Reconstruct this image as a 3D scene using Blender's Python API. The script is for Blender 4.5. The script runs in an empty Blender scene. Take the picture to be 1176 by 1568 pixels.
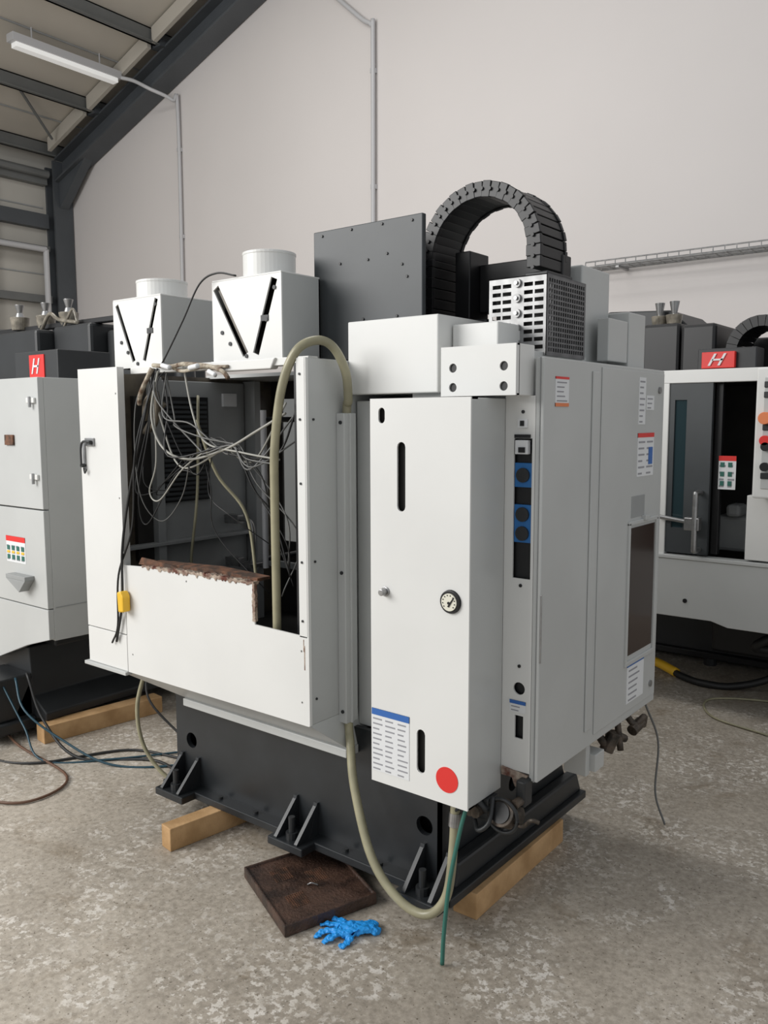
import bpy, bmesh, math, random
from mathutils import Vector, Matrix
random.seed(7)
sc=bpy.context.scene
sc.view_settings.view_transform='Standard'
# ---------------------------------------------------------------- materials
def mat(name,col,rough=.5,metal=0.,var=0.,vscale=6.,col2=None,bump=0.,bscale=60.,emit=0,spec=.5,detail=6):
    m=bpy.data.materials.new(name);m.use_nodes=True
    nt=m.node_tree;b=nt.nodes['Principled BSDF']
    b.inputs['Base Color'].default_value=(*col,1);b.inputs['Roughness'].default_value=rough
    b.inputs['Metallic'].default_value=metal;b.inputs['Specular IOR Level'].default_value=spec
    tc=nt.nodes.new('ShaderNodeTexCoord')
    if var>0:
        n=nt.nodes.new('ShaderNodeTexNoise');n.inputs['Scale'].default_value=vscale;n.inputs['Detail'].default_value=detail
        nt.links.new(tc.outputs['Object'],n.inputs['Vector'])
        r=nt.nodes.new('ShaderNodeValToRGB');r.color_ramp.elements[0].position=.38;r.color_ramp.elements[1].position=.62
        c2=col2 or tuple(c*(1-var) for c in col)
        r.color_ramp.elements[0].color=(*c2,1);r.color_ramp.elements[1].color=(*col,1)
        nt.links.new(n.outputs['Fac'],r.inputs['Fac']);nt.links.new(r.outputs['Color'],b.inputs['Base Color'])
    if bump>0:
        n2=nt.nodes.new('ShaderNodeTexNoise');n2.inputs['Scale'].default_value=bscale;n2.inputs['Detail'].default_value=4
        nt.links.new(tc.outputs['Object'],n2.inputs['Vector'])
        bp=nt.nodes.new('ShaderNodeBump');bp.inputs['Strength'].default_value=bump;bp.inputs['Distance'].default_value=.01
        nt.links.new(n2.outputs['Fac'],bp.inputs['Height']);nt.links.new(bp.outputs['Normal'],b.inputs['Normal'])
    if emit:
        b.inputs['Emission Color'].default_value=(*col,1);b.inputs['Emission Strength'].default_value=emit
    return m
M=dict(
 white=mat('white_paint',(.74,.74,.72),.36,var=.05,vscale=2.2),
 lgrey_shade=mat('light_grey_and_shaded_white',(.52,.53,.52),.30,var=.06,vscale=2.5),  # white paint with side-face shade put into the colour; plain grey parts share it
 mgrey=mat('mid_grey_paint',(.33,.34,.34),.45,var=.12,vscale=4),
 dgrey=mat('dark_grey_paint',(.048,.054,.058),.45,var=.12,vscale=5),
 base=mat('casting_paint',(.022,.025,.028),.36,var=.25,vscale=7),
 dgrey2=mat('charcoal_paint',(.022,.024,.026),.45,var=.2,vscale=5),
 black=mat('black_plastic',(.008,.008,.009),.42),
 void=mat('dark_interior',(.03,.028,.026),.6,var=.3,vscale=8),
 brown=mat('oily_brown_interior',(.17,.145,.11),.4,var=.6,vscale=6,col2=(.06,.048,.036)),
 galv=mat('galvanised_steel',(.36,.36,.36),.42,.6,var=.25,vscale=25),
 galvd=mat('dull_perforated_steel',(.18,.18,.185),.45,.5,var=.3,vscale=20),
 steel=mat('steel',(.40,.40,.40),.35,.9,var=.2,vscale=30),
 rust=mat('rust',(.17,.075,.04),.8,var=.7,vscale=30,col2=(.05,.03,.02),bump=.4),
 crust=mat('rusty_cut_edge',(.50,.42,.34),.9,var=.5,vscale=22,col2=(.13,.045,.03),bump=.8,bscale=70),
 foam=mat('dirty_tape',(.50,.45,.36),.9,var=.5,vscale=30,col2=(.14,.09,.06),bump=.6,bscale=70),
 grime=mat('grimy_fitting',(.11,.085,.065),.5,.4,var=.6,vscale=25,col2=(.03,.025,.02),bump=.3),
 wood=mat('timber',(.60,.38,.19),.75,var=.3,vscale=8,col2=(.42,.25,.11),bump=.2),
 hose=mat('yellow_grey_hose',(.36,.335,.22),.35,var=.25,vscale=10),
 green=mat('green_hose',(.03,.14,.11),.4),
 teal=mat('teal_hose',(.01,.05,.075),.4),
 blue=mat('blue_plastic',(.02,.15,.42),.45),
 glove=mat('blue_nitrile',(.015,.30,.78),.45,bump=.5,bscale=50),
 red=mat('red_sticker',(.72,.03,.025),.4),
 orange=mat('orange_sticker',(.75,.22,.08),.5),
 yellow=mat('yellow_plastic',(.85,.50,.03),.45),
 label=mat('label_paper',(.74,.75,.76),.5),
 ink=mat('label_ink',(.30,.30,.32),.6),
 lblue=mat('label_blue',(.03,.13,.42),.5),
 glassd=mat('smoked_window',(.035,.02,.015),.12),
 glasst=mat('tinted_window',(.025,.045,.052),.1),
 wirew=mat('pale_wire',(.34,.335,.30),.5),
 wireg=mat('grey_wire',(.13,.13,.125),.5),
 wireb=mat('black_wire',(.015,.015,.015),.5),
 copper=mat('brown_cable',(.12,.06,.035),.5),
 tray=mat('oily_brown_tray',(.085,.048,.034),.38,var=.6,vscale=14,col2=(.03,.018,.014),bump=.5,bscale=90),
 steelpaint=mat('structural_steel_paint',(.075,.083,.092),.5,var=.15,vscale=2),
 purl=mat('purlin_steel',(.15,.155,.152),.5,var=.15,vscale=2),
 tube=mat('fluorescent_cover',(.9,.9,.88),.4,emit=.3),
 bglass=mat('bowl_plastic',(.28,.25,.20),.2,var=.5,vscale=20),
 conduit=mat('white_conduit',(.50,.50,.51),.4),
 gaugeface=mat('gauge_face',(.75,.73,.62),.3),
)
# ---------------------------------------------------------------- helpers
class Grp:
    def __init__(s,name,loc):
        e=bpy.data.objects.new(name,None);e.location=loc;e.empty_display_size=.2
        sc.collection.objects.link(e);s.e=e;s.o=Vector(loc)
def mk(name,verts,faces,m,g=None,bevel=0,smooth=False,fix=True):
    o=g.o if g else Vector((0,0,0))
    if not g:
        c=Vector((0,0,0))
        for v in verts:c+=Vector(v)
        o=c/len(verts)
    me=bpy.data.meshes.new(name)
    me.from_pydata([tuple(Vector(v)-o) for v in verts],[],faces)
    if fix:
        bm=bmesh.new();bm.from_mesh(me);bmesh.ops.recalc_face_normals(bm,faces=bm.faces);bm.to_mesh(me);bm.free()
    me.materials.append(M[m] if isinstance(m,str) else m)
    ob=bpy.data.objects.new(name,me);sc.collection.objects.link(ob)
    if g: ob.parent=g.e
    else: ob.location=o
    if smooth:
        for p in me.polygons:p.use_smooth=True
    if bevel:
        md=ob.modifiers.new('b','BEVEL');md.width=bevel;md.segments=2;md.limit_method='ANGLE';md.angle_limit=.6
    return ob
def boxvf(b,V,Fc):
    x0,x1,y0,y1,z0,z1=b;n=len(V)
    V+=[(x0,y0,z0),(x1,y0,z0),(x1,y1,z0),(x0,y1,z0),(x0,y0,z1),(x1,y0,z1),(x1,y1,z1),(x0,y1,z1)]
    Fc+=[tuple(n+i for i in f) for f in((0,3,2,1),(4,5,6,7),(0,1,5,4),(1,2,6,5),(2,3,7,6),(3,0,4,7))]
def box(name,b,m,g=None,bevel=.003): 
    V=[];Fc=[];boxvf(b,V,Fc);return mk(name,V,Fc,m,g,bevel,fix=False)
def boxes(name,bs,m,g=None,bevel=0):
    V=[];Fc=[]
    for b in bs:boxvf(b,V,Fc)
    return mk(name,V,Fc,m,g,bevel,fix=False)
AX={'x':lambda a,p:(a,p[0],p[1]),'y':lambda a,p:(p[0],a,p[1]),'z':lambda a,p:(p[0],p[1],a)}
def prism(name,pts,ax,a0,a1,m,g=None,bevel=.003):
    n=len(pts);V=[AX[ax](a0,p) for p in pts]+[AX[ax](a1,p) for p in pts]
    Fc=[tuple(range(n)),tuple(range(2*n-1,n-1,-1))]+[(i,(i+1)%n,n+(i+1)%n,n+i) for i in range(n)]
    return mk(name,V,Fc,m,g,bevel)
def prisms(name,lst,ax,m,g=None):
    V=[];Fc=[]
    for pts,a0,a1 in lst:
        n=len(pts);k=len(V);V+=[AX[ax](a0,p) for p in pts]+[AX[ax](a1,p) for p in pts]
        Fc+=[tuple(k+i for i in range(n)),tuple(k+i for i in range(2*n-1,n-1,-1))]+[(k+i,k+(i+1)%n,k+n+(i+1)%n,k+n+i) for i in range(n)]
    return mk(name,V,Fc,m,g)
def plate(name,outer,holes,ax,a0,a1,m,g=None):
    bm=bmesh.new();E=[];o=g.o if g else Vector((0,0,0))
    for loop in [outer]+holes:
        vs=[bm.verts.new(Vector(AX[ax](a0,p))-o) for p in loop]
        for i in range(len(vs)):E.append(bm.edges.new((vs[i],vs[(i+1)%len(vs)])))
    bmesh.ops.triangle_fill(bm,edges=E,use_beauty=True)
    r=bmesh.ops.extrude_face_region(bm,geom=bm.faces[:])
    d=Vector(AX[ax](a1-a0,(0,0)))
    for v in r['geom']:
        if isinstance(v,bmesh.types.BMVert):v.co+=d
    bmesh.ops.recalc_face_normals(bm,faces=bm.faces)
    me=bpy.data.meshes.new(name);bm.to_mesh(me);bm.free();me.materials.append(M[m])
    ob=bpy.data.objects.new(name,me);sc.collection.objects.link(ob)
    if g:ob.parent=g.e
    return ob
def rect(x0,x1,z0,z1):return[(x0,z0),(x1,z0),(x1,z1),(x0,z1)]
def circ(x,z,r,n=20,rz=None):return[(x+r*math.cos(2*math.pi*i/n),z+(rz or r)*math.sin(2*math.pi*i/n)) for i in range(n)]
def slot(x,z0,z1,w,n=6):
    r=w/2;p=[(x+r*math.cos(math.pi*i/n),z1-r+r*math.sin(math.pi*i/n)) for i in range(n+1)]
    return p+[(x-r*math.cos(math.pi*i/n),z0+r-r*math.sin(math.pi*i/n)) for i in range(n+1)]
def cylvf(p0,p1,r0,r1,n,V,Fc):
    p0=Vector(p0);p1=Vector(p1);d=(p1-p0).normalized()
    a=d.orthogonal().normalized();b=d.cross(a);k=len(V)
    for p,r in((p0,r0),(p1,r1)):
        for i in range(n):
            t=2*math.pi*i/n;V.append(tuple(p+a*math.cos(t)*r+b*math.sin(t)*r))
    Fc+=[(k+i,k+(i+1)%n,k+n+(i+1)%n,k+n+i) for i in range(n)]+[tuple(range(k+n-1,k-1,-1)),tuple(range(k+n,k+2*n))]
def cyl(name,p0,p1,r,m,g=None,r1=None,n=28,bevel=.002):
    V=[];Fc=[];cylvf(p0,p1,r,r if r1 is None else r1,n,V,Fc);o=mk(name,V,Fc,m,g,bevel)
    return o
def cyls(name,lst,m,g=None,n=12):
    V=[];Fc=[]
    for p0,p1,r in lst:cylvf(p0,p1,r,r,n,V,Fc)
    return mk(name,V,Fc,m,g)
def crom(P,k=8):
    P=[Vector(p) for p in P];Q=[2*P[0]-P[1]]+P+[2*P[-1]-P[-2]];out=[]
    for i in range(1,len(Q)-2):
        a,b,c,d=Q[i-1:i+3]
        for j in range(k):
            t=j/k;out.append(.5*((2*b)+(c-a)*t+(2*a-5*b+4*c-d)*t*t+(3*b-a-3*c+d)*t**3))
    out.append(P[-1]);return out
def tubes(name,lst,m,g=None,n=8,k=8):
    V=[];Fc=[]
    for pts,r in lst:
        P=crom(pts,k);a=None;s=len(V)
        for i,p in enumerate(P):
            d=(P[min(i+1,len(P)-1)]-P[max(i-1,0)]).normalized()
            a=d.orthogonal().normalized() if a is None else (a-d*a.dot(d)).normalized()
            b=d.cross(a)
            for j in range(n):
                t=2*math.pi*j/n;V.append(tuple(p+a*math.cos(t)*r+b*math.sin(t)*r))
        for i in range(len(P)-1):
            for j in range(n):
                Fc.append((s+i*n+j,s+i*n+(j+1)%n,s+(i+1)*n+(j+1)%n,s+(i+1)*n+j))
        Fc.append(tuple(range(s+n-1,s-1,-1)));e=s+(len(P)-1)*n;Fc.append(tuple(range(e,e+n)))
    return mk(name,V,Fc,m,g,smooth=True)
def label(name,ax,pos,u0,u1,z0,z1,g,head=None,foot=None,rows=6,hd=.2,sgn=-1,cols=1):
    t=.0015*sgn
    def bx(a,b,c,d,k):
        lo,hi=sorted((pos,pos+t*k))
        return (a,b,lo,hi,c,d) if ax=='y' else (lo,hi,a,b,c,d)
    boxes(name+'_paper',[bx(u0,u1,z0,z1,1)],'label',g)
    H=z1-z0;zt=z1;zb=z0
    if head:zt=z1-H*hd;boxes(name+'_header',[bx(u0,u1,zt,z1,1.5)],head,g)
    if foot:zb=z0+H*.12;boxes(name+'_footer',[bx(u0,u1,z0,zb,1.5)],foot,g)
    L=[];w=(u1-u0)/cols
    for c in range(cols):
        for i in range(rows):
            z=zt-(i+.6)*(zt-zb)/(rows+.2);a=u0+c*w+w*.1
            L.append(bx(a,a+w*random.uniform(.45,.8),z-(zt-zb)*.07/rows*4,z,1.4))
    boxes(name+'_print',L,'ink',g)
# ================================================================ ROOM
def floor_mat():
    m=bpy.data.materials.new('worn_concrete');m.use_nodes=True;nt=m.node_tree;b=nt.nodes['Principled BSDF']
    tc=nt.nodes.new('ShaderNodeTexCoord')
    def noise(s,d=8,r=.6,dist=0):
        n=nt.nodes.new('ShaderNodeTexNoise');n.inputs['Scale'].default_value=s;n.inputs['Detail'].default_value=d;n.inputs['Roughness'].default_value=r
        n.inputs['Distortion'].default_value=dist
        nt.links.new(tc.outputs['Object'],n.inputs['Vector']);return n.outputs['Fac']
    def ramp(f,p0,p1,c0,c1):
        r=nt.nodes.new('ShaderNodeValToRGB');e=r.color_ramp.elements
        e[0].position=p0;e[1].position=p1;e[0].color=(*c0,1);e[1].color=(*c1,1);nt.links.new(f,r.inputs['Fac']);return r.outputs['Color']
    def mix(f,a,b2,t='MIX'):
        x=nt.nodes.new('ShaderNodeMix');x.data_type='RGBA';x.blend_type=t
        if isinstance(f,float):x.inputs['Factor'].default_value=f
        else:nt.links.new(f,x.inputs['Factor'])
        nt.links.new(a,x.inputs['A']);nt.links.new(b2,x.inputs['B']);return x.outputs['Result']
    base=ramp(noise(1.1,6),.35,.68,(.33,.29,.24),(.46,.41,.345))
    fine=ramp(noise(50,5,.75),.35,.65,(.70,.69,.67),(1.15,1.15,1.15))
    c=mix(1.,base,fine,'MULTIPLY')
    speck=ramp(noise(46,4,.62),.52,.58,(0,0,0),(1,1,1))
    area=ramp(noise(2.6,7,.72,.6),.47,.57,(.04,.04,.04),(1,1,1))
    sm=mix(1.,speck,area,'MULTIPLY')
    light=ramp(noise(9),.4,.6,(.60,.555,.49),(.74,.70,.645))
    bw=nt.nodes.new('ShaderNodeRGBToBW');nt.links.new(sm,bw.inputs['Color'])
    mm=nt.nodes.new('ShaderNodeMath');mm.operation='MULTIPLY';mm.inputs[1].default_value=.72;nt.links.new(bw.outputs['Val'],mm.inputs[0])
    c=mix(mm.outputs[0],c,light)
    st=ramp(noise(2.2,8,.62,1.4),.30,.44,(.66,.61,.54),(1,1,1))
    c=mix(1.,c,st,'MULTIPLY')
    sp=ramp(noise(95,2,.5),.30,.34,(.42,.39,.35),(1,1,1))
    c=mix(1.,c,sp,'MULTIPLY')
    nt.links.new(c,b.inputs['Base Color'])
    rr=ramp(noise(4),.3,.7,(.36,.36,.36),(.7,.7,.7));nt.links.new(rr,b.inputs['Roughness'])
    bp=nt.nodes.new('ShaderNodeBump');bp.inputs['Strength'].default_value=.25;bp.inputs['Distance'].default_value=.004
    nt.links.new(noise(60,5),bp.inputs['Height']);nt.links.new(bp.outputs['Normal'],b.inputs['Normal'])
    return m
M['floor']=floor_mat()
M['wall']=mat('painted_wall',(.67,.635,.62),.85,var=.04,vscale=.35,bump=.05,bscale=15)
M['liner']=mat('roof_liner',(.52,.485,.425),.7,var=.08,vscale=.6)
M['lwall']=mat('cladding_panel',(.50,.48,.435),.7,var=.1,vscale=.6)
box('floor',(-13.1,4,-3,8.2,-.15,0),'floor',bevel=0)
rz=lambda x,o:o+.333*x
mk('wall_back',[(x,y,z) for y in(8,8.2) for x,z in((-13.1,-.0),(4,0),(4,rz(-1,10.2)),(-1,rz(-1,10.2)),(-13.1,rz(-13.1,10.2)))],
   [(0,1,2,3,4),(9,8,7,6,5),(0,1,6,5),(1,2,7,6),(2,3,8,7),(3,4,9,8),(4,0,5,9)],'wall')
box('wall_left',(-13.1,-13.0,0,8,0,rz(-13,10.2)),'lwall',bevel=0)
prism('ceiling',[(-13.1,rz(-13.1,10.22)),(-4.5,rz(-4.5,10.22)),(-4.5,rz(-4.5,10.3)),(-13.1,rz(-13.1,10.3))],'y',0,8.0,'liner',bevel=0)
g=Grp('steel_rafter',(-9,7.85,6.6))
def ras(o0,o1,y0,y1,n):prism(n,[(-12.735,rz(-12.735,o0)),(-4.5,rz(-4.5,o0)),(-4.5,rz(-4.5,o1)),(-12.735,rz(-12.735,o1))],'y',y0,y1,'steelpaint',g,0)
ras(9.64,9.67,7.68,7.98,'lower_flange');ras(9.97,10.0,7.68,7.98,'upper_flange');ras(9.67,9.97,7.82,7.85,'web')
prism('haunch',[(-12.735,rz(-12.735,9.64)),(-12.735,5.0),(-12.0,rz(-12.0,9.64))],'y',7.75,7.9,'steelpaint',g,0)
g=Grp('steel_column',(-12.9,7.8,2))
box('web',(-12.98,-12.75,7.82,7.86,0,rz(-12.9,9.98)),'steelpaint',g,0)
box('inner_flange',(-12.78,-12.74,7.66,7.98,0,rz(-12.78,9.98)),'steelpaint',g,0)
box('outer_flange',(-13.0,-12.96,7.66,7.98,0,rz(-12.98,9.98)),'steelpaint',g,0)
g=Grp('roof_purlins',(-9,4,6.6))
for i,x in enumerate((-6.75,-8.35,-9.95,-11.55,-12.75)):
    z=rz(x,10.02)
    boxes('purlin_%d'%(i+1),[(x-.02,x+.02,.05,7.98,z,z+.2),(x-.02,x+.08,.05,7.98,z,z+.015),(x-.08,x+.02,.05,7.98,z+.185,z+.2)],'purl',g)
boxes('insulation_strips',[(x,x+.015,.05,7.95,rz(x,10.20),rz(x,10.22)) for x in(-7.5,-9.1,-10.7,-12.2)],'mgrey',g)
boxes('cleats',[(x-.1,x+.1,7.6,7.98,rz(x,10.0),rz(x,10.1)) for x in(-8.35,-9.95,-11.55)],'steelpaint',g)
prisms('cream_packers',[([(x0,rz(x0,10.0)),(x1,rz(x1,10.0)),(x1,rz(x1,10.2)),(x0,rz(x0,10.2))],7.5,7.56) for x0,x1 in((-12.6,-11.6),(-11.5,-10.0),(-9.9,-8.4),(-8.3,-6.8))],'y','liner',g)
cyls('brace',[((-12.8,7.6,5.5),(-12.8,2,5.5),.06),((-12.3,7.4,5.9),(-11.6,6.4,6.35),.02)],'purl',g)
g=Grp('wall_rails',(-12.95,4,4))
for i,(z,h) in enumerate(((4.78,.22),(4.35,.08),(3.55,.12),(5.45,.2))):
    box('rail_%d'%(i+1),(-13.0,-12.86,.05,7.62,z-h/2,z+h/2),'purl' if i else 'steelpaint',g,0)
cyls('pipe',[((-12.7,7.45,0),(-12.7,7.45,4.3),.045),((-12.7,.5,4.3),(-12.7,7.45,4.3),.045)],'conduit',g)
boxes('posts',[(-13.0,-12.88,y,y+.12,.0,5.5) for y in(3.0,6.6)],'steelpaint',g)
g=Grp('wall_panelling',(-13,4,3))
boxes('joints',[(-13.0,-12.985,y,y+.03,.05,5.6) for y in(2.0,4.0,5.2,6.4)]+[(-13.0,-12.985,.1,7.6,z,z+.02) for z in(3.0,3.95,5.0)],'mgrey',g)
g=Grp('ceiling_light',(-10.68,6.7,6.4))
box('housing',(-10.76,-10.60,5.9,7.5,6.40,6.5),'conduit',g)
box('diffuser',(-10.74,-10.62,5.95,7.45,6.34,6.40),'tube',g)
cyls('hangers',[((-10.68,y,6.5),(-10.68,y,6.68),.01) for y in(6.2,7.2)],'conduit',g)
g=Grp('electrical_conduit',(-6.4,7.95,4))
tubes('pipe',[([(-6.42,7.95,0.0),(-6.41,7.95,3),(-6.4,7.95,5.9),(-6.42,7.95,6.12),(-6.6,7.95,6.26),(-7.3,7.95,6.9)],.026)],'conduit',g)
boxes('clips',[(-6.44,-6.38,7.94,7.998,z,z+.05) for z in(2.8,4.3,5.6)],'conduit',g)
g=Grp('electrical_conduit',(-9.95,7.95,4))
tubes('pipe',[([(-9.97,7.95,0.0),(-9.96,7.95,3),(-9.95,7.95,5.9),(-9.98,7.88,6.08),(-10.15,7.62,6.2),(-10.4,7.55,6.34),(-10.62,7.5,6.42)],.026)],'conduit',g)
boxes('clips',[(-9.99,-9.93,7.94,7.998,z,z+.05) for z in(2.6,4.2,5.4)],'conduit',g)
# cable tray (fixed to the wall)
g=Grp('cable_tray',(-1.5,7.85,3.1))
L=[]
for y in(7.74,7.97):
    for z in(3.05,3.10):L.append(((-3.6,y,z),(3,y,z),.007))
for y in(7.79,7.85,7.91):L.append(((-3.6,y,3.05),(3,y,3.05),.005))
x=-3.6
while x<3:
    L+= [((x,7.74,3.05),(x,7.97,3.05),.005),((x,7.74,3.05),(x,7.74,3.10),.005)];x+=.1
cyls('mesh',L,'galv',g,n=6)
boxes('brackets',[(x,x+.03,7.75,8.0,3.025,3.045) for x in(-3.3,-1.9,-.5)],'galv',g)
tubes('cables',[([(-3.6,7.9,3.065),(-1,7.85,3.065),(3,7.88,3.065)],.012)],'wireg',g)
# ================================================================ MAIN MACHINE
g=Grp('milling_machine',(-2.1,2.5,.09))
ZB=.09
prism('base_flange',rect(-2.78,-1.35,2.045,3.02),'z',ZB,ZB+.03,'base',g,.004)
base_out=rect(-2.75,-1.42,.118,.56)
plate('base_side',base_out,[circ(-2.655,.30,.032),circ(-1.49,.296,.032)],'y',2.10,2.12,'base',g)
plate('base_end',[(2.10,.118),(3.0,.118),(2.93,.26),(2.9,.56),(2.10,.56)],[circ(2.55,.3,.03)],'x',-1.44,-1.42,'base',g)
box('base_far_end',(-2.75,-2.73,2.12,2.95,.118,.56),'base',g)
box('base_back',(-2.73,-1.44,2.93,2.95,.118,.56),'base',g)
box('base_core',(-2.70,-1.48,2.16,2.9,.12,.54),'black',g,0)
prism('base_end_toe',[(2.10,.118),(3.02,.118),(2.98,.2),(2.12,.2)],'x',-1.42,-1.37,'base',g,.01)
G=[]
for cx in(-2.66,-2.01,-1.44):
    for s in(-.05,.05):
        G.append(([(2.05,ZB+.03),(2.10,ZB+.03),(2.10,ZB+.15),(2.09,ZB+.15)],cx+s-.008,cx+s+.008))
        G.append(([(1.985,ZB+.0),(2.045,ZB+.0),(2.1,ZB+.03),(2.1,ZB+.14),(2.085,ZB+.14),(1.985,ZB+.035)],cx+s-.007,cx+s+.007))
prisms('gusset_feet',G,'x','base',g)
boxes('foot_pads',[(cx-.085,cx+.085,1.98,2.05,ZB,ZB+.03) for cx in(-2.66,-2.01,-1.44)],'base',g,.004)
cyls('levelling_bolts',[((cx,2.02,ZB+.0),(cx,2.02,ZB+.11),.012) for cx in(-2.66,-2.01,-1.44)]+[((cx,2.02,ZB+.03),(cx,2.02,ZB+.055),.022) for cx in(-2.66,-2.01,-1.44)],'dgrey2',g)
cyls('flange_bolts',[((x,2.07,ZB+.03),(x,2.07,ZB+.04),.01) for x in(-2.45,-2.25,-1.8,-1.65)],'dgrey2',g)
tx0,tx1,ty0,ty1,tz=-3.04,-1.80,1.897,2.95,.617
bx0,bx1,by0,by1,bz=-2.62,-1.77,2.05,2.9,.50
mk('underside_pan',[(tx0,ty0,tz),(tx1,ty0,tz),(tx1,ty1,tz),(tx0,ty1,tz),(bx0,by0,bz),(bx1,by0,bz),(bx1,by1,bz),(bx0,by1,bz)],
   [(0,1,2,3),(4,5,6,7),(0,1,5,4),(1,2,6,5),(2,3,7,6),(3,0,4,7)],'lgrey_shade',g,.002)
box('drip_rail',(-2.62,-1.765,2.035,2.10,.472,.502),'lgrey_shade',g,.003)
Yf=1.895
plate('front_panel',[(-2.772,.615),(-1.80,.615),(-1.80,.91),(-2.045,.915),(-2.05,1.055),(-2.30,1.052),(-2.6,1.05),(-2.772,1.04)],
  [circ(-1.83,.69,.004,8),circ(-2.74,.69,.004,8),circ(-2.4,1.02,.004,8),circ(-1.83,.86,.004,8)],'y',Yf,Yf+.006,'white',g)
plate('side_door',rect(-3.04,-2.776,.765,1.80),[circ(-2.79,1.7,.004,8),circ(-2.79,1.3,.004,8),circ(-2.79,.85,.004,8)],'y',Yf,Yf+.03,'white',g)
box('lower_left_panel',(-3.04,-2.776,Yf,Yf+.03,.615,.76),'white',g,.002)
box('lower_lip',(-3.06,-2.776,Yf-.012,Yf+.02,.60,.614),'lgrey_shade',g,.002)
boxes('front_panel_scuffs',[(-1.818,-1.814,Yf-.0006,Yf,.80,.88),(-1.821,-1.818,Yf-.0006,Yf,.86,.90)],'crust',g)
box('front_post',(-1.838,-1.802,Yf,Yf+.012,.905,1.79),'white',g,.002)
cyls('front_post_screws',[((-1.822,Yf-.003,z),(-1.822,Yf,z),.004) for z in(.96,1.15,1.4,1.6,1.74)]+[((-1.796,1.93,z),(-1.80,1.93,z),.004) for z in(.7,1.15,1.6)],'dgrey2',g)
box('end_panel',(-1.815,-1.80,Yf+.002,2.95,.617,1.79),'lgrey_shade',g,.002)
box('end_panel_fold',(-1.80,-1.797,Yf+.0,Yf+.012,.617,1.79),'white',g,0)
box('channel_post',(-1.80,-1.765,2.038,2.098,.59,1.62),'lgrey_shade',g,.003)
box('channel_rib',(-1.767,-1.758,2.060,2.068,.59,1.62),'lgrey_shade',g,.001)
cyls('post_screws',[((-1.78,2.034,z),(-1.78,2.04,z),.006) for z in(.63,1.1,1.59)],'dgrey2',g)
box('inner_left_wall',(-3.03,-3.02,Yf+.03,2.95,.62,1.79),'brown',g,0)
box('outer_left_wall',(-3.04,-3.03,Yf+.03,2.95,.62,1.79),'lgrey_shade',g,0)
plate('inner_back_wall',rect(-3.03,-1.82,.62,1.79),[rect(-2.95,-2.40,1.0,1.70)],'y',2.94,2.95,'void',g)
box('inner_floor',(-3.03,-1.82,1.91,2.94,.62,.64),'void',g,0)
box('roof_panel',(-3.04,-1.82,2.55,2.95,1.785,1.80),'lgrey_shade',g,0)
box('inner_right_column',(-1.90,-1.825,1.95,2.94,.64,1.78),'black',g,0)
box('inner_dark_column',(-2.40,-1.92,2.55,2.93,.64,1.78),'black',g,.01)
box('inner_grey_panel',(-3.02,-3.0,2.24,2.74,.66,1.77),'mgrey',g,.004)
boxes('louvre_panel',[(-2.99,-2.978,2.255,2.495,1.25+i*.021,1.262+i*.021) for i in range(21)],'dgrey',g)
box('louvre_back',(-3.0,-2.988,2.24,2.51,1.24,1.70),'black',g,0)
boxes('inner_frame',[(-3.02,-2.97,1.95,1.97,.64,1.78),(-3.02,-2.96,2.20,2.24,.64,1.78),(-3.02,-2.94,2.75,2.79,.64,1.78)],'mgrey',g,.003)
boxes('inner_ledge',[(-3.0,-2.95,1.95,2.8,1.06,1.075),(-2.98,-2.3,2.78,2.80,.9,.93)],'mgrey',g,.002)
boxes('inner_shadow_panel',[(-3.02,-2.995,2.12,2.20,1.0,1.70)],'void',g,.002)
box('inner_label',(-2.999,-2.985,2.60,2.68,1.66,1.72),'label',g,0)
cyls('chrome_rod',[((-2.62,2.5,.96),(-2.62,2.5,1.64),.013)],'conduit',g)
cyls('rod_brackets',[((-2.62,2.5,z),(-2.62,2.93,z),.012) for z in(1.0,1.6)],'dgrey2',g)
tubes('door_handle',[([(-2.93,2.62,1.14),(-2.86,2.62,1.14),(-2.83,2.62,1.10),(-2.83,2.62,.98),(-2.86,2.62,.94),(-2.93,2.62,.94)],.011)],'steel',g)
boxes('handle_mounts',[(-3.0,-2.91,2.60,2.64,1.12,1.16),(-3.0,-2.91,2.60,2.64,.92,.96),(-2.88,-2.80,2.58,2.66,.925,.945)],'steel',g,.002)
box('opening_top_lip',(-2.776,-1.84,1.955,2.0,1.775,1.80),'white',g,.002)
# rusty torn edge
V=[];Fc=[];n=90
for i in range(n+1):
    x=-2.66+.615*i/n;zb=1.047+.007*i/n
    h=.003+.008*random.random()**1.5+(.004 if .3<i/n<.75 else 0);d=.002+.004*random.random()
    V+=[(x,Yf-.001-d*.4,zb-.012*random.random()**2),(x,Yf-.002-d*.3,zb+h),(x,Yf+.02+d,zb+h*.8),(x,Yf+.02,zb-.004)]
for i in range(n):
    for j in range(4):Fc.append((i*4+j,i*4+(j+1)%4,(i+1)*4+(j+1)%4,(i+1)*4+j))
Fc+=[(0,1,2,3),(4*n+3,4*n+2,4*n+1,4*n)]
mk('torn_edge_lip',V,Fc,'crust',g)
V=[];Fc=[]
for i in range(25):
    z=.925+.13*i/24;d=.002+.006*random.random()**1.5
    V+=[(-2.050-d*.8,Yf-.002,z),(-2.046+d,Yf-.002,z),(-2.046+d*.6,Yf+.012,z),(-2.055,Yf+.012,z)]
for i in range(24):
    for j in range(4):Fc.append((i*4+j,i*4+(j+1)%4,(i+1)*4+(j+1)%4,(i+1)*4+j))
mk('torn_edge_side',V,Fc,'crust',g)
prism('rusty_flap',[(-2.70,1.05),(-2.68,1.078),(-2.60,1.074),(-2.50,1.066),(-2.44,1.052)],'y',Yf+.012,Yf+.02,'rust',g,.001)
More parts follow.
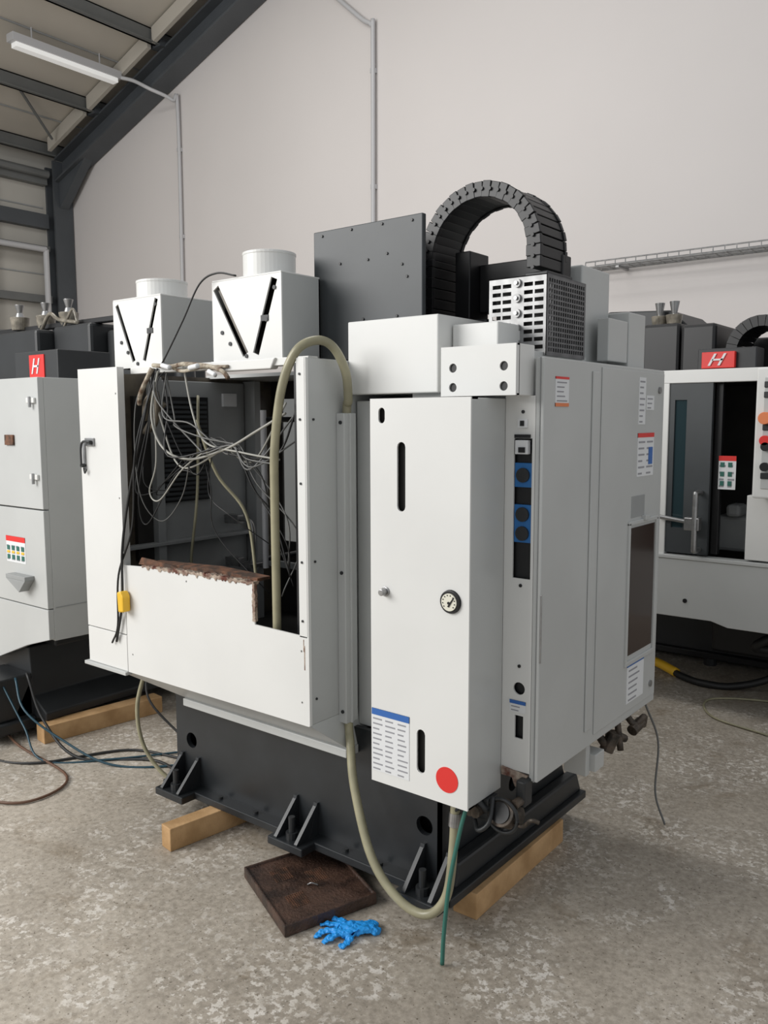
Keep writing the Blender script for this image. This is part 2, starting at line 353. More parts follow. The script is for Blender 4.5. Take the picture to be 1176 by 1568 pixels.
prism('rusty_ledge',[(-2.66,1.05),(-2.06,1.055),(-2.06,1.066),(-2.3,1.074),(-2.66,1.06)],'y',Yf+.03,Yf+.09,'rust',g,.001)
# latch on left door
boxes('latch_plate',[(-3.022,-3.006,Yf-.006,Yf,1.40,1.52),(-3.0,-2.94,Yf-.008,Yf,1.498,1.53)],'steel',g,.002)
tubes('latch_lever',[([(-2.945,Yf-.018,1.515),(-2.99,Yf-.02,1.515),(-3.008,Yf-.02,1.49),(-3.012,Yf-.018,1.42)],.0045)],'dgrey2',g)
cyls('latch_bolts',[((-2.955,Yf-.020,1.512),(-2.955,Yf,1.512),.009),((-3.012,Yf-.020,1.42),(-3.012,Yf,1.42),.008)],'dgrey2',g)
tubes('latch_cord',[([(-3.01,Yf-.01,1.41),(-3.0,Yf-.012,1.39),(-2.99,Yf-.01,1.405)],.003)],'wireb',g)
def hopper(nm,x0,x1,y1,zt,s1,s2,w,cx,cy,r,ztop):
    y0=1.98
    def sl(a,b):
        (xa,za),(xb,zb)=a,b;d=Vector((xb-xa,zb-za)).normalized();p=Vector((-d.y,d.x))*w/2
        return[(xa+p.x,za+p.y),(xb+p.x,zb+p.y),(xb-p.x,zb-p.y),(xa-p.x,za-p.y)]
    plate(nm+'_front',rect(x0,x1,1.80,zt),[sl(*s1),sl(*s2)],'y',y0,y0+.006,'white',g)
    box(nm+'_side',(x1-.006,x1,y0+.006,y1,1.80,zt),'lgrey_shade',g,0)
    box(nm+'_far_side',(x0,x0+.006,y0+.006,y1,1.80,zt),'lgrey_shade',g,0)
    box(nm+'_back',(x0,x1,y1-.006,y1,1.80,zt),'lgrey_shade',g,0)
    box(nm+'_top',(x0,x1,y0,y1,zt,zt+.006),'white',g,.002)
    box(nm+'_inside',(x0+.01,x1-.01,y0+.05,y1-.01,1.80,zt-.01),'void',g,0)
    prisms(nm+'_slot_strips',[([(x+.012,z) for x,z in sl(*s1)],y0+.012,y0+.016)],'y','brown',g)
    cyl(nm+'_collar',(cx,cy,zt),(cx,cy,ztop),r,'white',g,n=40)
    cyl(nm+'_collar_rim',(cx,cy,ztop-.006),(cx,cy,ztop+.004),r*1.02,'white',g,n=40)
    cyls(nm+'_bolts',[((x,y0-.004,z),(x,y0,z),.007) for x,z in((x0+.05,1.9),(x0+.09,1.86),((x0+x1)/2,1.815),(x1-.03,2.03),(x1-.07,1.93))],'dgrey2',g)
    boxes(nm+'_clips',[((s2[0][0]+s2[1][0])/2-.018,(s2[0][0]+s2[1][0])/2+.018,y0-.003,y0,1.925,1.945)],'dgrey2',g,.001)
hopper('left_hood',-2.91,-2.61,2.25,2.06,((-2.885,2.045),(-2.785,1.825)),((-2.635,2.05),(-2.72,1.825)),.02,-2.775,2.115,.098,2.135)
hopper('right_hood',-2.32,-1.98,2.165,2.075,((-2.30,2.055),(-2.155,1.82)),((-2.012,2.06),(-2.105,1.82)),.03,-2.13,2.075,.09,2.16)
prism('right_hood_skirt',[(-2.30,1.80),(-1.98,1.80),(-2.0,1.765),(-2.27,1.765)],'y',1.945,1.978,'white',g,.004)
box('head_cover_sheet',(-2.02,-1.56,2.18,2.20,1.80,2.237),'dgrey',g,.003)
cyls('sheet_screws',[((x,2.176,z),(x,2.18,z),.0045) for x,z in((-1.98,2.22),(-1.85,2.225),(-1.72,2.225),(-1.6,2.22),(-1.78,2.12),(-1.70,2.13),(-1.9,2.12),(-1.62,2.05),(-1.8,1.93),(-1.66,1.93),(-1.64,2.09))],'black',g)
box('head_body',(-1.98,-1.74,2.21,2.60,1.80,2.18),'dgrey2',g,.01)
box('spindle_bracket',(-1.64,-1.47,2.42,2.56,1.80,1.93),'dgrey2',g,.01)
boxes('column',[(-1.79,-1.58,2.13,2.95,.56,1.66)],'lgrey_shade',g,.004)
box('column_top',(-1.74,-1.48,2.45,2.9,1.66,1.80),'dgrey2',g,.004)
# cable chain
path=[]
cx,cz,ra,rb=-1.465,2.13,.20,.195
z=1.80
while z<cz:path.append((cx-ra,z));z+=.034
for i in range(0,22):
    t=math.pi-math.pi*i/21;path.append((cx+ra*math.cos(t),cz+rb*math.sin(t)))
z=cz-.034
while z>2.03:path.append((cx+ra,z));z-=.034
V=[];Fc=[]
th=.024
for i in range(len(path)-1):
    p=Vector(path[i]);q=Vector(path[i+1]);d=(q-p);L=d.length;d.normalize();nrm=Vector((-d.y,d.x))
    o=.0015*(i%2)
    for (ya,yb,t2,AA,BB) in((2.35-o,2.365,th+o,p-d*L*.02,p+d*L*.98),(2.515,2.53+o,th+o,p-d*L*.02,p+d*L*.98),(2.365,2.515,th*.85,p+d*L*.02,p+d*L*.95)):
        k=len(V)
        for yy in(ya,yb):
            for P,s in((AA,1),(BB,1),(BB,-1),(AA,-1)):
                w=P+nrm*s*t2;V.append((w.x,yy,w.y))
        Fc+=[(k,k+1,k+2,k+3),(k+7,k+6,k+5,k+4)]+[(k+j,k+(j+1)%4,k+4+(j+1)%4,k+4+j) for j in range(4)]
mk('cable_chain_links',V,Fc,'black',g,.002)
cyls('chain_rivets',[((path[i][0],2.343,path[i][1]),(path[i][0],2.352,path[i][1]),.006) for i in range(0,len(path),1)],'black',g)
box('chain_guide_plate',(-1.70,-1.694,2.30,2.56,1.80,2.2),'black',g,0)
box('chain_inner_guide',(-1.61,-1.55,2.44,2.56,1.80,2.16),'black',g,.004)
box('chain_support_beam',(-1.55,-1.24,2.50,2.56,1.96,2.12),'black',g,.004)
box('chain_foot',(-1.30,-1.22,2.36,2.53,1.80,2.05),'dgrey2',g,.004)
cyls('bracket_bolts',[((-1.60,2.415,1.86),(-1.60,2.42,1.86),.012),((-1.53,2.415,1.90),(-1.53,2.42,1.90),.012)],'steel',g)
box('upper_white_box',(-1.80,-1.445,2.10,2.40,1.68,1.913),'white',g,.004)
box('junction_shadow_shelf',(-1.44,-1.20,2.14,2.6,1.77,1.80),'lgrey_shade',g,.002)
box('rear_tank_top',(-1.44,-1.28,2.17,2.62,1.80,1.885),'white',g,.004)
plate('junction_box_face',rect(-1.386,-1.14,1.665,1.805),[circ(x,z,.013) for x in(-1.345,-1.178) for z in(1.745,1.69)],'y',2.03,2.036,'white',g)
box('junction_box_body',(-1.386,-1.14,2.045,2.135,1.665,1.805),'white',g,.002)
box('junction_box_void',(-1.38,-1.15,2.036,2.045,1.67,1.80),'black',g,0)
boxes('junction_box_edges',[(-1.386,-1.38,2.036,2.05,1.665,1.805),(-1.146,-1.14,2.036,2.05,1.665,1.805),(-1.386,-1.14,2.036,2.05,1.80,1.805),(-1.386,-1.14,2.036,2.05,1.665,1.67)],'white',g)
plate('pneumatic_cabinet_front',rect(-1.57,-1.22,.49,1.66),[slot(-1.455,1.333,1.535,.03),slot(-1.527,1.588,1.634,.024),slot(-1.383,.56,.694,.03),circ(-1.28,1.09,.034,28)],'y',1.93,1.936,'white',g)
box('pneumatic_cabinet_body',(-1.568,-1.222,1.965,2.12,.492,1.658),'lgrey_shade',g,.002)
boxes('pneumatic_cabinet_edges',[(-1.57,-1.564,1.936,1.966,.49,1.66),(-1.226,-1.22,1.936,1.966,.49,1.66),(-1.57,-1.22,1.936,1.966,1.654,1.66),(-1.57,-1.22,1.936,1.966,.49,.496)],'lgrey_shade',g)
box('pneumatic_cabinet_void',(-1.56,-1.23,1.950,1.964,.50,1.65),'void',g,0)
cyl('gauge_bezel',(-1.28,1.922,1.09),(-1.28,1.945,1.09),.033,'black',g,n=32)
cyl('gauge_face',(-1.28,1.918,1.09),(-1.28,1.924,1.09),.025,'gaugeface',g,n=32,bevel=0)
prisms('gauge_needle',[([(-1.284,1.078),(-1.279,1.076),(-1.262,1.104),(-1.264,1.106)],1.9160,1.9178)],'y','black',g)
cyls('gauge_hub',[((-1.28,1.9155,1.088),(-1.28,1.918,1.088),.004)],'black',g,n=10)
cyls('gauge_ticks',[((-1.28+.02*math.cos(t),1.9165,1.09+.02*math.sin(t)),(-1.28+.02*math.cos(t),1.918,1.09+.02*math.sin(t)),.0018) for t in [i*.5-.7 for i in range(10)]],'black',g,n=6)
cyl('cabinet_knob',(-1.513,1.905,1.09),(-1.513,1.93,1.09),.010,'steel',g)
cyl('cabinet_knob_boss',(-1.513,1.925,1.09),(-1.513,1.93,1.09),.015,'steel',g)
cyl('red_dot_sticker',(-1.29,1.9285,.565),(-1.29,1.93,.565),.038,'red',g,n=40,bevel=0)
label('spec_label','y',1.93,-1.567,-1.425,.525,.722,g,head='lblue',rows=11,hd=.10,cols=3)
plate('connector_panel',rect(-1.222,-1.125,.56,1.665),[rect(-1.193,-1.135,1.14,1.545),circ(-1.165,.812,.019),rect(-1.178,-1.150,.66,.73)],'y',2.12,2.126,'white',g)
box('connector_recess',(-1.20,-1.13,2.135,2.14,.6,1.6),'black',g,0)
boxes('blue_connector_plates',[(-1.192,-1.136,2.124,2.134,1.405,1.475),(-1.192,-1.136,2.124,2.134,1.245,1.355)],'blue',g,.002)
cyls('connector_sockets',[((-1.164,2.118,z),(-1.164,2.124,z),.021) for z in(1.44,1.327,1.272)],'dgrey2',g,n=20)
boxes('terminal_block',[(-1.185,-1.145,2.11,2.13,1.50,1.54)],'label',g,.002)
boxes('terminal_marks',[(-1.172,-1.152,2.106,2.11,1.505,1.52),(-1.19,-1.14,2.115,2.12,1.546,1.556)],'black',g)
boxes('switch',[(-1.18,-1.15,2.115,2.12,1.575,1.60)],'label',g);boxes('switch_hole',[(-1.171,-1.159,2.112,2.115,1.58,1.595)],'black',g)
label('warning_label','y',2.12,-1.195,-1.142,.74,.775,g,head='lblue',rows=2,hd=.3)
prism('rusty_bracket',[(-1.218,.565),(-1.13,.555),(-1.135,.505),(-1.17,.515),(-1.18,.54),(-1.215,.54)],'y',2.110,2.12,'crust',g,.001)
cyls('panel_dots',[((-1.165,2.117,z),(-1.165,2.12,z),.005) for z in(.88,1.62,1.12)],'black',g)
box('control_cabinet_body',(-1.57,-1.112,2.14,3.05,.55,1.77),'lgrey_shade',g,.003)
box('control_cabinet_door',(-1.112,-1.10,2.118,3.05,.54,1.772),'lgrey_shade',g,.004)
box('control_cabinet_front_edge',(-1.128,-1.112,2.12,2.14,.54,1.77),'lgrey_shade',g,.002)
boxes('door_edge_gap',[(-1.1125,-1.1105,2.116,2.12,.54,1.77)],'mgrey',g)
box('door_raised_fold',(-1.10,-1.094,2.43,2.475,.60,1.745),'lgrey_shade',g,.003)
box('door_right_bay',(-1.10,-1.096,2.50,3.04,.57,1.76),'lgrey_shade',g,.003)
X=-1.10
boxes('door_window_frame',[(X,X+.012,2.735,2.75,.755,1.245),(X,X+.012,2.99,3.005,.755,1.245),(X,X+.012,2.735,3.005,.74,.757),(X,X+.012,2.735,3.005,1.235,1.25)],'lgrey_shade',g,.003)
box('door_window',(X+.002,X+.006,2.765,2.985,.775,1.225),'glassd',g,0)
box('door_window_hinge',(X,X+.02,2.86,2.90,1.245,1.262),'lgrey_shade',g,.002)
box('display_slot',(X+.002,X+.006,2.76,2.88,1.26,1.335),'mgrey',g,.002)
label('cabinet_warning','x',X,2.185,2.27,1.635,1.72,g,head='red',foot='orange',rows=5,sgn=1,hd=.08)
label('cabinet_data','x',X+.004,2.80,2.86,1.58,1.74,g,rows=8,sgn=1)
label('cabinet_data_small','x',X+.004,2.87,2.94,1.63,1.68,g,rows=3,sgn=1)
label('danger_label','x',X+.004,2.80,2.95,1.40,1.55,g,head='red',rows=6,sgn=1,hd=.1,cols=2)
boxes('danger_label_pictogram',[(X+.006,X+.0075,2.90,2.935,1.44,1.50)],'lblue',g)
label('maintenance_label','x',X+.004,2.765,2.92,.60,.75,g,head='lblue',rows=6,sgn=1,hd=.12)
cyls('door_locks',[((X,2.99,z),(X+.01,2.99,z),.012) for z in(.62,1.7)],'steel',g)
box('door_hinge_strip',(X,X+.004,2.118,2.122,.9,1.1),'steel',g,.001)
# resistor box
x0,x1,y0,y1,z0,z1=-1.39,-1.19,2.30,2.565,1.79,2.03
H=[]
for i in range(9):
    z=z0+.02+i*.0235
    H+=[rect(x0+.012,x0+.042,z,z+.012),rect(x0+.048,x0+.078,z,z+.012),rect(x1-.078,x1-.048,z,z+.012),rect(x1-.042,x1-.012,z,z+.012)]
plate('resistor_box_front',rect(x0,x1,z0,z1),H,'y',y0,y0+.003,'galv',g)
H=[]
for i in range(16):
    for j in range(14):
        H.append(rect(y0+.012+i*.0155,y0+.022+i*.0155,z0+.012+j*.0158,z0+.023+j*.0158))
plate('resistor_box_side',rect(y0,y1,z0,z1),H,'x',x1-.003,x1,'galvd',g)
plate('resistor_box_top',rect(x0,x1,y0,y1),[],'z',z1-.003,z1,'galv',g)
box('resistor_box_inside',(x0+.015,x1-.015,y0+.02,y1-.01,z0,z1-.012),'void',g,0)
box('resistor_box_back',(x0,x1,y1-.003,y1,z0,z1),'galv',g,0)
cyls('resistor_ends',[(((x0+x1)/2,y0-.008,z),((x0+x1)/2,y0,z),.013) for z in(1.83,1.875,1.92,1.965,2.01)],'galv',g,n=20)
cyls('resistor_nuts',[(((x0+x1)/2,y0-.014,z),((x0+x1)/2,y0-.008,z),.006) for z in(1.83,1.875,1.92,1.965,2.01)],'steel',g,n=8)
box('transformer_box',(-1.52,-1.22,2.60,2.82,1.77,2.10),'lgrey_shade',g,.005)
box('capacitor_box',(-1.4,-1.15,2.83,2.98,1.77,1.965),'lgrey_shade',g,.004)
box('white_riser',(-1.19,-1.15,2.66,2.82,1.79,1.93),'lgrey_shade',g,.003)
# underside fittings
cyl('drain_coupling',(-1.17,2.03,.465),(-1.17,2.10,.43),.042,'grime',g)
cyl('drain_coupling_bore',(-1.17,2.025,.465),(-1.17,2.035,.46),.03,'black',g,bevel=0)
tubes('drain_ring',[([(-1.17+.05*math.cos(t),2.04,.45+.05*math.sin(t)) for t in [i*math.pi/6 for i in range(13)]],.006)],'dgrey2',g)
tubes('drain_lever',[([(-1.14,2.05,.43),(-1.10,2.04,.44),(-1.07,2.03,.47),(-1.05,2.04,.465)],.006)],'grime',g)
boxes('valve_block',[(-1.27,-1.21,2.03,2.09,.42,.49),(-1.15,-1.12,2.08,2.13,.47,.55)],'dgrey2',g,.006)
cyls('valve_stems',[((-1.24,2.0,.455),(-1.24,2.04,.455),.018),((-1.21,2.05,.44),(-1.17,2.06,.445),.014),((-1.135,2.05,.49),(-1.135,2.09,.49),.014),((-1.26,2.01,.50),(-1.26,2.01,.44),.014)],'grime',g,n=10)
tubes('bottom_fittings',[([(-1.30,1.99,.52),(-1.30,1.99,.47),(-1.29,1.99,.45)],.014),([(-1.26,2.02,.5),(-1.22,2.03,.46),(-1.2,2.06,.47)],.012),([(-1.20,2.04,.50),(-1.19,2.0,.44),(-1.22,1.99,.41),(-1.25,2.02,.42)],.007)],'dgrey2',g)
tubes('bracket_plumbing',[([(-1.15,2.62,.55),(-1.12,2.66,.48),(-1.13,2.72,.50),(-1.1,2.78,.47)],.014),([(-1.14,2.85,.55),(-1.1,2.86,.50),(-1.08,2.9,.52),(-1.1,2.95,.47)],.012),([(-1.12,2.75,.55),(-1.1,2.74,.44)],.012)],'grime',g)
boxes('plumbing_brackets',[(-1.2,-1.12,2.50,2.53,.42,.55),(-1.16,-1.10,2.53,2.60,.43,.49)],'lgrey_shade',g,.003)
cyls('plumbing_cups',[((-1.12,2.66,.46),(-1.10,2.68,.52),.024),((-1.1,2.84,.48),(-1.09,2.9,.50),.020)],'grime',g)
tubes('hanging_wire',[([(-1.1,2.97,.54),(-1.06,3.0,.40),(-1.05,2.96,.22),(-1.0,2.93,.12)],.004)],'wireg',g)
# hoses
tubes('coolant_hose',[([(-1.98,1.935,.88),(-1.965,1.92,1.1),(-1.945,1.90,1.35),(-1.925,1.885,1.52),(-1.89,1.885,1.70),(-1.84,1.90,1.81),(-1.80,1.95,1.845),(-1.775,2.0,1.825),(-1.755,2.035,1.75),(-1.762,2.055,1.66),(-1.78,2.068,1.60),(-1.782,2.068,1.1),(-1.782,2.068,.62),(-1.75,2.04,.52),(-1.70,2.0,.40),(-1.595,1.955,.222),(-1.48,1.94,.13),(-1.378,1.95,.108),(-1.315,1.965,.18),(-1.30,1.98,.33),(-1.30,1.99,.47)],.0145)],'hose',g,n=14)
cyls('hose_clamp',[((-1.30,1.985,.40),(-1.30,1.99,.44),.018)],'steel',g,n=16)
tubes('green_drain_hose',[([(-1.25,1.98,.49),(-1.265,1.96,.40),(-1.28,1.93,.25),(-1.288,1.915,.1),(-1.29,1.91,.006)],.0065)],'green',g)
# wire tangle in opening
random.seed(21)
W=[];B=[];Gw=[]
def rp(x,y,z,s=.03):return(min(x+random.uniform(-s,s),-1.915),y+random.uniform(-s,s)*.5,z+random.uniform(-s,s))
for i in range(6):
    tgt=(Gw,W,Gw,B,Gw,B)[i]
    tgt.append(([rp(-2.60,1.96,1.78,.05),rp(-2.56,1.94,1.62,.09),rp(-2.42,1.93,1.50,.10),rp(-2.25,1.93,1.50,.06),rp(-2.17,1.93,1.50,.02),rp(-2.04,1.94,1.50,.07),rp(-1.95,1.96,1.55,.11)],random.uniform(.0022,.0036)))
for i in range(5):
    tgt=(Gw,B,B,Gw,B)[i]
    tgt.append(([rp(-2.30,1.94,1.51,.03),rp(-2.15,1.93,1.50,.02),rp(-2.08,1.95,1.40,.05),rp(-1.99,1.98,1.25,.06),rp(-1.96,2.0,1.05,.05)],random.uniform(.002,.003)))
for i in range(4):
    tgt=(B,B,Gw,B)[i]
    tgt.append(([rp(-2.64,1.97,1.78,.04),rp(-2.72,1.96,1.6,.06),rp(-2.74,1.95,1.35,.05),rp(-2.68,1.97,1.25,.08),rp(-2.6,2.0,1.35,.08),rp(-2.45,1.96,1.45,.05)],random.uniform(.002,.0035)))
for i in range(2):
    B.append(([rp(-2.35,1.96,1.5,.04),rp(-2.30,2.0,1.35,.07),rp(-2.25,2.0,1.2,.1),rp(-2.2,2.05,1.06,.1)],.002))
W.append(([(-2.60,1.95,1.78),(-2.62,1.93,1.62),(-2.56,1.93,1.50),(-2.40,1.92,1.46),(-2.2,1.92,1.50),(-2.05,1.92,1.56),(-1.92,1.93,1.62)],.0045))
W.append(([(-2.45,1.95,1.79),(-2.38,1.93,1.62),(-2.3,1.92,1.52),(-2.12,1.92,1.49),(-1.95,1.93,1.47)],.0036))
W.append(([(-2.62,1.94,1.70),(-2.60,1.93,1.45),(-2.66,1.94,1.33),(-2.60,1.94,1.30),(-2.45,1.93,1.42),(-2.3,1.93,1.50)],.003))
B.append(([(-2.62,1.95,1.79),(-2.66,1.91,1.55),(-2.74,1.90,1.3),(-2.77,1.885,1.1),(-2.775,1.88,.9),(-2.83,1.885,.73)],.005))
B.append(([(-2.60,1.95,1.79),(-2.68,1.90,1.5),(-2.72,1.90,1.2),(-2.80,1.885,1.0),(-2.81,1.88,.8),(-2.86,1.885,.72)],.004))
B.append(([(-2.19,1.975,2.085),(-2.27,1.96,2.10),(-2.35,1.95,2.07),(-2.42,1.93,1.95),(-2.50,1.92,1.84),(-2.56,1.93,1.79)],.0035))
tubes('pale_wires',W,'wirew',g,n=6)
tubes('grey_wires',Gw,'wireg',g,n=6)
tubes('black_wires',B,'wireb',g,n=6)
tubes('clear_hose',[([(-2.45,2.0,1.6),(-2.40,2.05,1.4),(-2.3,2.1,1.25),(-2.25,2.1,1.0)],.006),([(-2.80,2.3,1.7),(-2.7,2.2,1.3),(-2.75,2.2,1.0),(-2.75,2.25,.9)],.006)],'hose',g,n=8)
tubes('cable_loom',[([(-2.60,1.93,1.80),(-2.50,1.935,1.792),(-2.42,1.93,1.797),(-2.3,1.935,1.785),(-2.22,1.93,1.765),(-2.19,1.93,1.74)],.008),([(-2.5,1.945,1.785),(-2.42,1.925,1.772),(-2.32,1.93,1.782),(-2.2,1.94,1.78)],.006),([(-2.72,1.95,1.66),(-2.68,1.93,1.70),(-2.64,1.93,1.75),(-2.62,1.94,1.79)],.009)],'foam',g,n=8)
tubes('white_connectors',[([(-2.52,1.91,1.795),(-2.47,1.905,1.785)],.009),([(-2.36,1.905,1.78),(-2.31,1.90,1.785)],.009),([(-2.26,1.905,1.765),(-2.22,1.90,1.75)],.008)],'label',g,n=8)
tubes('oily_bundle',[([(-2.73,1.98,1.60),(-2.70,1.97,1.67),(-2.64,1.97,1.70),(-2.66,1.98,1.60),(-2.72,1.99,1.56)],.012),([(-2.75,1.99,1.55),(-2.68,1.99,1.62),(-2.62,1.99,1.66)],.010)],'brown',g,n=8)
prism('yellow_plug',[(-2.775,.94),(-2.75,.945),(-2.735,.925),(-2.735,.865),(-2.77,.86)],'y',1.855,1.89,'yellow',g,.006)
# ================================================================ floor items
def timber(name,p,q,w,h,z0=0.):
    p=Vector(p);q=Vector(q);d=(q-p).normalized();n=Vector((-d.y,d.x))*w
    V=[]
    for z in(z0,z0+h):
        for a in(p,q,q+n,p+n):V.append((a.x,a.y,z))
    return mk(name,V,[(0,3,2,1),(4,5,6,7),(0,1,5,4),(1,2,6,5),(2,3,7,6),(3,0,4,7)],'wood',None,.003)
timber('timber_block',(-2.455,1.83),(-2.38,2.35),.065,.0885)
timber('timber_block',(-1.33,2.165),(-1.34,2.80),.09,.0885)
timber('timber_block',(-3.80,2.10),(-3.72,2.75),.09,.0885)
c=[Vector(p) for p in((-1.75,1.72),(-1.64,2.04),(-2.00,2.20),(-2.11,1.88))]
g=Grp('drip_tray',(-1.87,1.96,0))
def ring(c,k):
    m=sum(c,Vector((0,0)))/4;return [m+(p-m)*k for p in c]
V=[];lv=[(1,0.001),(1,.040),(.95,.040),(.95,.033)]
for k,z in lv:
    for p in ring(c,k):V.append((p.x,p.y,z))
Fc=[(3,2,1,0),(12,13,14,15)]
for r in range(3):
    for j in range(4):Fc.append((r*4+j,r*4+(j+1)%4,(r+1)*4+(j+1)%4,(r+1)*4+j))
mk('tray_body',V,Fc,'tray',g,.003)
V=[];Fc=[]
e1=(c[1]-c[0]);e2=(c[3]-c[0])
for cu,cv in((.28,.3),(.62,.55),(.3,.72)):
    for i in range(9):
        for j in range(9):
            u=cu+(i-4)*.022;v=cv+(j-4)*.022;p=c[0]+e1*u+e2*v
            boxvf((p.x-.0018,p.x+.0018,p.y-.0018,p.y+.0018,.033,.0355),V,Fc)
mk('tray_pattern',V,Fc,'rust',g)
tubes('tray_clip',[([(-1.86,1.94,.036),(-1.845,1.945,.045),(-1.83,1.96,.036)],.003)],'steel',g,n=6)
def glove():
    me=bpy.data.meshes.new('rubber_glove');o=Vector((-1.610,1.850,0))
    V=[(0,0,.014),(.035,.012,.018),(.07,.02,.013),
       (-.03,-.014,.018),(-.055,-.034,.011),(-.075,-.045,.006),
       (-.045,.008,.014),(-.08,.0,.011),(-.095,-.018,.007),
       (-.03,.035,.015),(-.06,.050,.010),(-.085,.046,.006),
       (-.005,.045,.012),(-.025,.070,.008),(-.05,.080,.006),
       (.015,-.03,.014),(.0,-.055,.009),(-.02,-.070,.006),
       (.105,.000,.010),(.095,.045,.010)]
    E=[(0,1),(1,2),(0,3),(3,4),(4,5),(0,6),(6,7),(7,8),(0,9),(9,10),(10,11),(0,12),(12,13),(13,14),(0,15),(15,16),(16,17),(2,18),(2,19)]
    me.from_pydata(V,E,[]);ob=bpy.data.objects.new('rubber_glove',me);sc.collection.objects.link(ob);ob.location=o;ob.rotation_euler=(0,0,math.radians(40))
    sk=ob.modifiers.new('s','SKIN')
    for i,v in enumerate(me.skin_vertices[0].data):
        r=.030 if i in(0,1) else(.026 if i==2 else(.020 if i>17 else(.0135,.012,.009)[(i-3)%3]))
        v.radius=(r,r*.45)
        v.use_root=(i==0)
    ob.modifiers.new('ss','SUBSURF').levels=3;ob.modifiers['ss'].render_levels=3
    t=bpy.data.textures.new('crumple','CLOUDS');t.noise_scale=.018
    d=ob.modifiers.new('d','DISPLACE');d.texture=t;d.strength=.016;d.mid_level=.5
    me.materials.append(M['glove'])
    return ob
glove()
g=Grp('floor_cable',(-3.6,1.9,0))
tubes('brown_cable',[([(-4.5,1.75,.009),(-3.9,1.72,.009),(-3.45,1.62,.009),(-3.25,1.72,.009),(-3.35,1.95,.009),(-3.9,2.0,.02),(-4.3,2.1,.08)],.006)],'copper',g)
tubes('teal_air_lines',[([(-3.9,2.02,.34),(-3.75,1.98,.22),(-3.55,2.05,.10),(-3.3,2.15,.009),(-3.05,2.35,.009),(-2.9,2.7,.009)],.0055),([(-4.0,2.0,.30),(-3.8,2.0,.12),(-3.6,1.98,.009),(-3.35,2.2,.009),(-3.1,2.55,.009)],.005)],'teal',g)
tubes('black_cable',[([(-3.9,2.08,.35),(-3.75,2.07,.15),(-3.5,2.1,.009),(-3.2,2.3,.009),(-2.9,2.28,.009),(-2.8,2.4,.009)],.007),([(-4.2,1.95,.3),(-4.0,1.9,.12),(-3.85,1.85,.01),(-3.6,1.95,.008),(-3.4,2.3,.008),(-3.1,2.4,.008)],.006),([(-3.6,2.6,.4),(-3.5,2.5,.2),(-3.3,2.55,.02),(-3.1,2.45,.008),(-2.95,2.6,.008)],.006)],'wireb',g)
tubes('pale_hose',[([(-3.0,2.15,.56),(-3.02,2.1,.35),(-2.98,2.12,.15),(-2.85,2.2,.02),(-2.7,2.4,.02)],.009)],'hose',g)
# ================================================================ LEFT MACHINE
g=Grp('milling_machine',(-4.6,3.2,.09))
xr,yf=-3.69,2.09
boxes('front_panels',[(-4.4,xr,yf,yf+.03,1.18,1.80),(-5.6,-4.408,yf,yf+.03,1.18,1.80),(-5.6,xr,yf,yf+.03,.70,1.173)],'lgrey_shade',g,.003)
prism('lower_apron',[(-5.6,.695),(xr,.695),(xr,.55),(-3.9,.49),(-4.25,.36),(-5.6,.36)],'y',yf,yf+.03,'lgrey_shade',g,.003)
prism('side_panel',[(yf+.03,1.80),(4.3,1.80),(4.3,.5),(yf+.03,.54)],'x',xr-.03,xr,'lgrey_shade',g,.003)
boxes('side_seam',[(xr,xr+.002,yf+.04,4.2,.70,.704)],'mgrey',g)
box('inner_block',(-5.6,xr-.04,yf+.04,4.3,.62,1.79),'lgrey_shade',g,0)
box('pan_underside',(-5.5,-3.9,yf+.15,4.2,.45,.62),'dgrey2',g,.01)
boxes('hinges',[(xr-.09,xr-.02,yf-.012,yf,z,z+.025) for z in(1.68,1.32)],'white',g,.003)
cyls('hinge_pins',[((xr-.05,yf-.015,z),(xr-.05,yf-.015,z+.05),.007) for z in(1.66,1.30)],'steel',g)
label('hazard_label','y',yf,-4.05,-3.87,.90,1.03,g,head='red',rows=3,hd=.2,cols=4)
boxes('hazard_pictograms',[(-4.04+i*.045,-4.015+i*.045,yf-.004,yf,z,z+.022) for i in range(4) for z in(.915,.96)],'green',g)
boxes('hazard_symbols',[(-4.04+i*.045,-4.015+i*.045,yf-.004,yf,.945,.956) for i in range(4)],'yellow',g)
boxes('small_plate',[(-4.0,-3.92,yf-.01,yf,1.48,1.53)],'rust',g,.002)
boxes('drain_spout',[(-3.98,-3.8,yf-.05,yf,.83,.85)],'mgrey',g,.002)
prism('spout_funnel',[(-3.98,.83),(-3.8,.83),(-3.86,.77)],'y',yf-.05,yf,'mgrey',g,.002)
box('vert_gap',(-4.408,-4.40,yf+.01,yf+.03,1.18,1.8),'black',g,0)
prism('base_casting',[(-5.4,.09),(-3.86,.09),(-3.86,.13),(-3.98,.2),(-4.0,.45),(-5.4,.45)],'y',2.15,4.0,'dgrey2',g,.006)
prisms('feet_gussets',[([(2.05,.09),(2.15,.09),(2.15,.30),(2.07,.15)],x,x+.02) for x in(-4.0,-4.1,-4.6,-4.7)],'x','dgrey2',g)
boxes('chip_tray_frame',[(-4.3,-3.95,1.9,2.15,.04,.10),(-4.25,-3.98,1.95,2.15,.10,.32)],'dgrey2',g,.01)
boxes('logo_box',[(-4.27,-3.86,2.30,2.6,1.80,1.95)],'dgrey2',g,.005)
boxes('logo_red',[(-4.12,-3.98,2.295,2.30,1.815,1.93)],'red',g)
prisms('logo_bars',[([(x,1.835),(x+.010,1.835),(x+.035,1.912),(x+.025,1.912)],2.291,2.296) for x in(-4.095,-4.05)]+[([(-4.075,1.868),(-4.03,1.868),(-4.027,1.878),(-4.072,1.878)],2.291,2.296)],'y','label',g)
